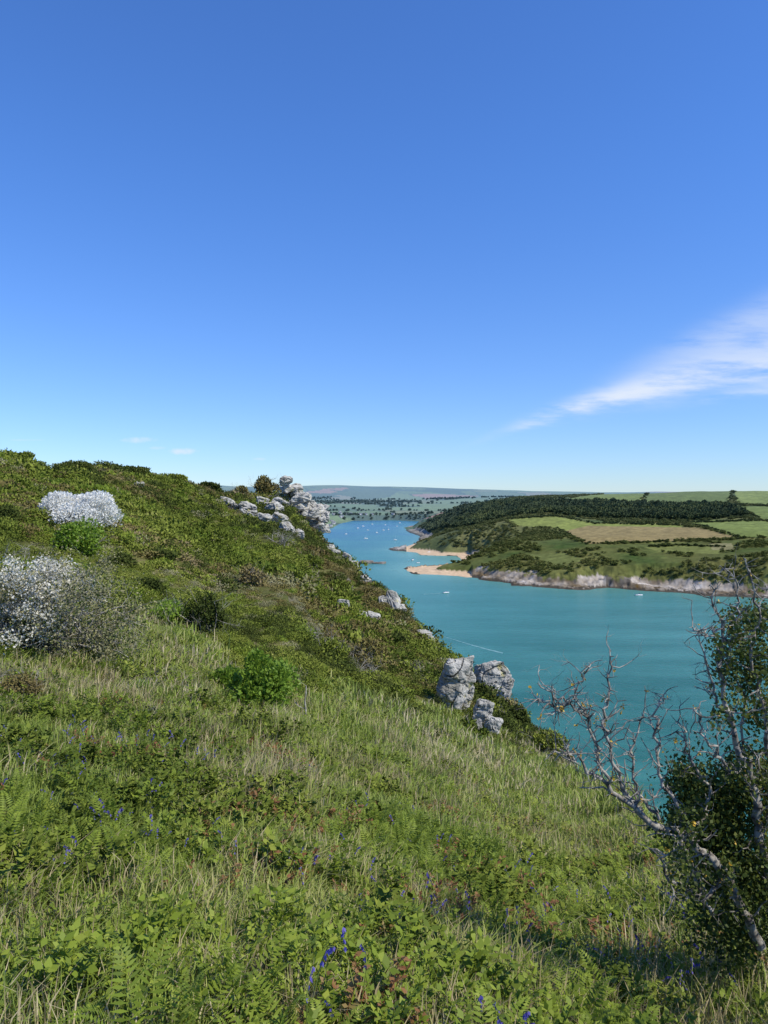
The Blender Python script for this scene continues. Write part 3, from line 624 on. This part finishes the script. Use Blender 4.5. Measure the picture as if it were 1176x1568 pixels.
def rockobj(name,blocks,mat=m_rock,sub=4,kz=1.1,ck=.05,rough=.10):
    bm=bmesh.new()
    for (c,sz,seed,tilt) in blocks:
        r=random.Random(seed);t=bmesh.new();sz=Vector(sz)
        for _ in range(18):
            v=Vector((r.uniform(-1,1),r.uniform(-1,1),r.uniform(-1,1)));mx=max(abs(v.x),abs(v.y),abs(v.z));v=v/(mx*.6+v.length*.4)*r.uniform(.85,1)
            t.verts.new(v)
        bmesh.ops.convex_hull(t,input=t.verts)
        bad=[v for v in t.verts if not v.link_faces];bmesh.ops.delete(t,geom=bad,context='VERTS')
        bmesh.ops.triangulate(t,faces=t.faces)
        for _ in range(sub):
            bmesh.ops.subdivide_edges(t,edges=[e_ for e_ in t.edges],cuts=1,use_grid_fill=True)
        bmesh.ops.smooth_vert(t,verts=t.verts,factor=.5,use_axis_x=True,use_axis_y=True,use_axis_z=True)
        t.normal_update();off=Vector((seed*3.1,seed*1.7,seed))
        s_=min(sz)
        mrot=Matrix.Rotation(r.uniform(-.4,.4),3,'Z')@Matrix.Rotation(tilt,3,'Y')
        disp=[]
        for v in t.verts:
            q=Vector((v.co.x*sz.x,v.co.y*sz.y,v.co.z*sz.z))*.53
            n1=mn.fractal(Vector((q.x*.9/s_*2,q.y*.9/s_*2,q.z*kz/s_*2))+off,.9,2,5)
            crk=abs(mn.noise(Vector((q.x*1.0/s_*2,q.y*1.0/s_*2,q.z*.7/s_*2))+off*2))
            crk2=abs(mn.noise(Vector((q.x*.5/s_*2,q.y*.5/s_*2,q.z*1.8/s_*2))+off*3))
            disp.append(mrot@(q+v.normal*s_*(n1*rough-(.10 if crk<.035 else 0)-(ck if crk2<.04 else 0)))+Vector(c))
        vs=[bm.verts.new(d) for d in disp]
        idx={v:i for i,v in enumerate(t.verts)}
        for f_ in t.faces:
            try: bm.faces.new([vs[idx[v]] for v in f_.verts])
            except: pass
        t.free()
    me=bpy.data.meshes.new(name);bm.to_mesh(me);bm.free();me.materials.append(mat)
    return add(name,me)
cr=[(436,736,3.6,3.5,2.2),(447,748,5.5,4,2.2),(441,760,6.5,4,2.6),(461,764,5.5,4,2.6),(470,776,5.5,4,2.6),(452,791,8.5,5,2.8),(479,786,7,4,2.8),(492,779,4.6,3.4,2.4),(480,801,6.4,4,3),(494,793,4.2,3,3),(474,818,4.6,4,3),(462,806,6,4,3.4),(488,812,5,4,3),(440,776,7,4,2.6),(424,763,5,3,2.2),(445,804,5.5,4,2.4),(456,756,3.6,3,2),(484,826,4,4,2.6),(456,778,5,4,3),(470,792,6,4,3)]
def rk(px,bot,wpx,hpx,seed,tilt=.2,push=0.0):
    g_=ghit(px,bot);k=g_[1]/F;h=hpx*k;w=wpx*k;return (g_+[0,0,h*.38],(w,w*.9,h*1.15),seed,tilt)
blk=[(P(a_,b_,158+(i%3)*2.5),(d_*.92,e_*1.0,f_*.92),500+i,-.18) for i,(a_,b_,d_,e_,f_) in enumerate(cr)]
blk+=[rk(357,780,32,20,541),(rk(380,786,30,18,542)),rk(400,778,26,18,543),rk(417,786,34,20,544),rk(405,800,26,14,545),rk(388,796,20,12,546),rk(425,802,30,18,547),rk(345,772,18,12,548),rk(440,815,26,18,549),rk(430,778,30,16,550),rk(210,746,26,10,551),rk(455,826,24,16,552)]
rockobj("rocky_crag",blk,sub=3,kz=1.8,ck=.10,rough=.14)
rockobj("cliff_rock",[rk(697,1088,56,96,601,.25),rk(680,1068,30,48,602),rk(710,1090,26,54,612)],sub=5)
rockobj("cliff_rock",[rk(754,1050,48,62,603,.15),rk(737,1036,34,40,604),rk(772,1058,22,54,605,.3)],sub=5)
rockobj("cliff_rock",[rk(738,1114,34,50,606,.3),rk(754,1126,28,34,607),rk(728,1122,20,24,608)])
rockobj("cliff_rock",[rk(602,936,30,32,609),rk(588,930,20,20,610),rk(614,944,16,22,621),rk(550,948,32,18,611),rk(570,952,24,16,612),rk(526,932,20,16,613),rk(540,944,18,12,622)],sub=3)
rockobj("cliff_rock",[rk(648,976,26,16,615),rk(660,988,16,16,623),rk(538,876,22,20,617),rk(558,896,26,16,618),rk(530,860,18,16,619),rk(514,852,14,12,624),rk(504,846,16,14,625)],sub=3)
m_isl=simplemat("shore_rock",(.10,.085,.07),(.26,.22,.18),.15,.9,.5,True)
rockobj("rocky_islet",[(P(560,861.5,1080)*[1,1,0]+[0,0,1.2],(26,18,7),701,0),(P(578,861.5,1080)*[1,1,0]+[0,0,.6],(26,14,5),702,0),(P(548,862,1080)*[1,1,0]+[0,0,.4],(16,12,4),703,0)],m_isl,3)
# ================= FAR TREES / SCRUB
def src_tree(name,mat,seed,n=220):
    r=np.random.default_rng(seed);V,Fc,lv=shrub_leaves(n,.34,(.75,.75,.8),7,r,lobeR=(.35,.55));V[:,2]+=.25
    V2,F2=tubes([(np.array([0,0,-.1]),np.array([0,0,.6]),.06,.03)],5);V,Fc=merge([(V,Fc),(V2,F2)]);lv=np.concatenate([lv,np.zeros(5)])
    return source(name,mk_mesh(name,V,Fc,[mat],False,{'lv':('FLOAT','FACE',lv)}))
ft=[src_tree("far_tree_a",M_farwood,801),src_tree("far_tree_b",M_farwood,802)];fs=src_tree("far_scrub",M_farscrub,803,130)
area=R2*np.gradient(R2,axis=1)*np.gradient(A2,axis=0)
def pick(mask,count):
    w=(area*mask).ravel();w=w/w.sum();i=rng.choice(len(w),count,p=w)
    x=Xf.ravel()[i]+rng.normal(size=count)*2;y=Yf.ravel()[i]+rng.normal(size=count)*2
    return np.stack([x,y,Zf.ravel()[i]],1)
def inst_far(name,pts,so,s0,s1,par=None,zf=(.8,1.2)):
    n_=len(pts);s=rng.uniform(s0,s1,n_);instancer(name,pts,np.stack([np.zeros(n_),np.zeros(n_),rng.uniform(0,6.28,n_)],1),np.stack([s,s,s*rng.uniform(*zf,n_)],1),so,par)
ew=empty("distant_woodland")
wood=(kind==2)&near&vis&(Zf>4);p=pick(wood,4200);inst_far("trees_a",p[:2100],ft[0],5,10,ew);inst_far("trees_b",p[2100:],ft[1],5,10,ew)
scr=(kind==0)&near&(Zf>9)&(Sf>35)&(PX<1350)&(nf+fbm(Xf/25,Yf/25,3,44)*.8>-.08)
inst_far("far_hillside_scrub",pick(scr,12500),fs,1.8,4.6,None,(.45,.8))
wd=(R2>2100)&(w2|edge)&vis&(Zf>3)&(R2<5500);inst_far("far_woods",pick(wd,3400),ft[0],6,10,ew)
def hedge(line):
    d=np.full(PX.shape,1e9)
    for (ax,ay),(bx,by) in zip(line[:-1],line[1:]):
        ex,ey=bx-ax,by-ay;h=np.clip(((PX-ax)*ex+(PY-ay)*ey)/(ex*ex+ey*ey),0,1);d=np.minimum(d,np.hypot(PX-ax-h*ex,PY-ay-h*ey))
    return (d<.9)&near&vis&(Zf>4)
hm=np.zeros(PX.shape,bool)
for l in [[(775,795),(850,790),(910,801),(1075,805),(1135,824)],[(850,808),(870,818),(900,833),(1000,830),(1135,825)],[(980,774),(992,753)],[(1115,774),(1122,752)],[(835,768),(905,769),(980,774),(1050,777),(1130,773),(1250,777)],[(1130,773),(1165,797),(1250,803)],[(1045,800),(1165,797)],[(985,838),(1040,835),(1110,838)]]: hm|=hedge(l)
inst_far("field_hedgerow",pick(hm,1800),ft[0],1.8,3.4,None,(.6,.9))
# ================= BOATS
M_white=simplemat("white_gelcoat",(.72,.72,.70),(.8,.8,.8),2,.35);M_alu=simplemat("mast_metal",(.6,.6,.6),(.75,.75,.75),3,.4);M_navy=simplemat("navy_canvas",(.03,.05,.15),(.05,.08,.2),3,.7);M_foam=simplemat("wake_foam",(.05,.18,.18),(.22,.38,.38),.3,.6)
def hull(L,B,H):
    V=[];nS=9
    for i in range(nS):
        t=i/(nS-1);w=B/2*(math.sin(min(1,(1-t)*1.6+.02)*math.pi/2))*(.85+.15*math.sin(t*3));x_=-L/2+L*t;sh_=H*(1+.25*t*t)
        V+=[(x_,-w,sh_),(x_,-w*.8,H*.35),(x_,0,-.35*H),(x_,w*.8,H*.35),(x_,w,sh_)]
    Fc=[]
    for i in range(nS-1):
        for j in range(4): a_=i*5+j;Fc.append((a_,a_+5,a_+6,a_+1))
        Fc.append((i*5+4,i*5+9,i*5+5,i*5))
    Fc.append((0,1,3,4));return np.array(V,float),np.array(Fc)
def boxg(c,s,tp=1.):
    c=np.array(c);s=np.array(s)/2;V=np.array([(x_*(tp if z_>0 else 1),y_*(tp if z_>0 else 1),z_) for x_ in(-1,1) for y_ in(-1,1) for z_ in(-1,1)])*s+c
    return V,np.array([(0,1,3,2),(4,6,7,5),(0,4,5,1),(2,3,7,6),(0,2,6,4),(1,5,7,3)])
def boat(name,px,py,L,ang,sail=True,wake=0):
    a,t=az_t(px,py);r_=-ZC/float(t);parts=[hull(L,L*.3,L*.1)];mi=[0]*len(parts[0][1])
    def ad(g_,m_): parts.append(g_);mi.extend([m_]*len(g_[1]))
    ad(boxg((-.02*L,0,L*.13),(L*.36,L*.17,L*.08),.8),0)
    if sail:
        ad(tubes([(np.array([.08*L,0,L*.1]),np.array([.08*L,0,L*1.25]),L*.010,L*.006),(np.array([.08*L,0,L*.25]),np.array([-.36*L,0,L*.25]),L*.022,L*.02)],6),1)
    else:
        ad(boxg((.08*L,0,L*.21),(L*.2,L*.16,L*.09),.7),2);ad(boxg((-.46*L,0,L*.1),(L*.08,L*.08,L*.14),.9),2)
    V,Fc=merge(parts);o=add(name,mk_mesh(name,V,Fc,[M_white,M_alu,M_navy],False,None,mi));o.location=(r_*math.sin(a),r_*math.cos(a),.05);o.rotation_euler=(0,0,ang)
    if wake:
        k=14;V=[];
        for i in range(k):
            tt=i/(k-1);x_=-L*.5-wake*tt;w=L*.12+wake*.03*tt
            V+=[(x_,-w,.0),(x_,w,.0)]
        Fc=np.array([(2*i,2*i+1,2*i+3,2*i+2) for i in range(k-1)]);w_=add("wake",mk_mesh("wake",V,Fc,[M_foam]),o);w_.location=(0,0,.03)
rb=np.random.default_rng(77)
bl=[(556,806),(563,812),(570,803),(577,816),(590,804),(595,811),(608,806),(560,825),(612,801),(548,809),(587,812),(605,827),(530,818)]
for i,(a_,b_) in enumerate(bl): boat("sailboat",a_,b_,rb.uniform(7,10),.6+rb.normal()*.3)
boat("motorboat",632,858,9,1.2,False,20);boat("motorboat",683,908,7,.4,False,22);boat("motorboat",978,912,8,.1,False,0);boat("motorboat",640,862,6,.4,False);boat("sailboat",657,846,8,.4)
wp=[]
for px_,py_ in [(660,969),(680,975),(700,981),(720,987),(745,994),(770,1000)]:
    a,t=az_t(px_,py_);r_=-ZC/float(t);wp.append((r_*math.sin(a),r_*math.cos(a)))
V=[];
for i,(x_,y_) in enumerate(wp): w=.4+.2*i;V+=[(x_-w*.3,y_-w,.04),(x_+w*.3,y_+w,.04)]
add("boat_wake",mk_mesh("boat_wake",V,np.array([(2*i,2*i+1,2*i+3,2*i+2) for i in range(len(wp)-1)]),[M_foam]))
# ================= TOWN
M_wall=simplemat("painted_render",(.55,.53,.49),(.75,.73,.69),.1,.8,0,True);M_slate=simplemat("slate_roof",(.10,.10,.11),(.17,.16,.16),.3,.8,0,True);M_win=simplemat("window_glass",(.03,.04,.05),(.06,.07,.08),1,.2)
def house(px,r_,W_,D_,H_,ang):
    a,_=az_t(px,800);x_,y_=r_*math.sin(a),r_*math.cos(a);z_,s_,_=far_h(np.array([x_]),np.array([y_]));z_=float(z_[0])
    if z_<1. or s_[0]<8: return 0
    e=empty("white_house");e.location=(x_,y_,z_-1);e.rotation_euler=(0,0,ang)
    V,Fc=boxg((0,0,H_/2),(W_,D_,H_));add("walls",mk_mesh("walls",V,Fc,[M_wall]),e)
    h=H_;k=.5;V=[(-W_/2-k,-D_/2-k,h),(W_/2+k,-D_/2-k,h),(W_/2+k,D_/2+k,h),(-W_/2-k,D_/2+k,h),(-W_/2-k,0,h+D_*.4),(W_/2+k,0,h+D_*.4)]
    me=bpy.data.meshes.new("roof");me.from_pydata(V,[],[(0,1,5,4),(2,3,4,5),(0,4,3),(1,2,5),(0,3,2,1)]);me.materials.append(M_slate);add("roof",me,e)
    for i in range(3):
        for j in range(2):
            V,Fc=boxg((-W_/3+W_/3*i,-D_/2-.02,H_*(.3+.4*j)),(1.3,.1,1.5));add("window",mk_mesh("window",V,Fc,[M_win]),e)
    return 1
cnt=0
for i in range(200):
    cnt+=house(rb.uniform(488,545) if rb.random()<.7 else rb.uniform(545,620),rb.uniform(2150,3250),rb.uniform(9,15),7,rb.uniform(5,8),rb.uniform(-.5,.5))
    if cnt>=34: break
# ================= WORLD
SUN_EL=math.radians(50);sx,sy=.80,-.36;nrm=math.hypot(sx,sy)
sd=Vector((sx/nrm*math.cos(SUN_EL),sy/nrm*math.cos(SUN_EL),math.sin(SUN_EL)))
w=bpy.data.worlds.new("World");scene.world=w;w.use_nodes=True;nt=w.node_tree;nt.nodes.clear()
wo=nt.nodes.new('ShaderNodeOutputWorld');bg=nt.nodes.new('ShaderNodeBackground');sky=nt.nodes.new('ShaderNodeTexSky');sky.sky_type='NISHITA';sky.sun_disc=False
sky.sun_elevation=SUN_EL;sky.sun_rotation=math.atan2(sx,sy);sky.altitude=100;sky.air_density=1.0;sky.dust_density=.0;sky.ozone_density=1.5
tc=nt.nodes.new('ShaderNodeTexCoord');sp_=nt.nodes.new('ShaderNodeSeparateXYZ');nt.links.new(tc.outputs['Generated'],sp_.inputs[0])
dx,dy,dz=[X(nt,sp_.outputs[i]) for i in range(3)]
dyc=dy.f('MAXIMUM',.05);u=dx/dyc;v=dz/dyc
cmb=nt.nodes.new('ShaderNodeCombineXYZ');nt.links.new(u.v,cmb.inputs[0]);nt.links.new(v.v,cmb.inputs[1])
mp=nt.nodes.new('ShaderNodeMapping');mp.inputs['Rotation'].default_value=(0,0,-.28);mp.inputs['Scale'].default_value=(3,16,1);nt.links.new(cmb.outputs[0],mp.inputs[0])
wn=noise_n(nt,2.2,7,mp.outputs[0],.6)
def streak(u0,v0,slope,curv,w0,w1,ua,ub,amp):
    du=u-u0;vc=du*slope+du*du*curv+v0;wd=(du*w1+w0).f('MAXIMUM',.003)
    e_=(v-vc+(wn-.5)*.03)/wd;e_=(e_*e_*-1.0).f('EXPONENT')
    return e_*u.ss(ua,ub)*amp
cs=streak(.205,.100,.33,-.30,.008,.055,.15,.25,.80)+streak(.30,.160,.36,.1,.014,.06,.24,.5,.42)+streak(.13,.075,.42,-.2,.006,.035,.08,.25,.32)+streak(.40,.125,.16,0,.004,.02,.40,.48,.3)
cs=cs*wn.ss(.27,.62)*dy.ss(0.,.2)
wn2=noise_n(nt,45,5,cmb.outputs[0],.6)
def puff(px_,py_,a_,b_,amp):
    uu=(u-(px_-588)/1132)/a_;vv=(v-(758-py_)/1132)/b_
    return (uu*uu+vv*vv)*-1.0+1.0+(wn2-.5)*2.2
pf=puff(215,674,.030,.006,1).ss(.2,1.4)*.55
for q_ in ((282,691,.030,.006,.7),(398,703,.012,.003,.5),(240,686,.02,.003,.25),(40,674,.03,.002,.2)): pf=pf+puff(*q_).ss(.2,1.4)*q_[4]
tot=(cs+pf*dy.ss(0.,.2)).clamp()
tint=mixc(nt,dz.ss(0.0,.45),(.62,.86,1.34),(.57,.98,1.66))
cc=mixc(nt,1.0,sky.outputs[0],tint,'MULTIPLY')
cc=mixc(nt,tot,cc,(6.6,7.2,8.2))
nt.links.new(cc,bg.inputs[0]);bg.inputs[1].default_value=.12;nt.links.new(bg.outputs[0],wo.inputs[0])
sl=bpy.data.lights.new("sun",'SUN');sl.energy=5.0;sl.angle=math.radians(.5);sl.color=(1,.93,.80);so=bpy.data.objects.new("sun",sl);scene.collection.objects.link(so);so.rotation_euler=sd.to_track_quat('Z','Y').to_euler()
cam=bpy.data.cameras.new("camera");co=bpy.data.objects.new("camera",cam);scene.collection.objects.link(co);cam.sensor_fit='VERTICAL';cam.sensor_height=36;cam.lens=26;cam.clip_end=60000;cam.clip_start=.05
co.location=(0,0,ZC);co.rotation_euler=(math.pi/2-PA,0,0);scene.camera=co
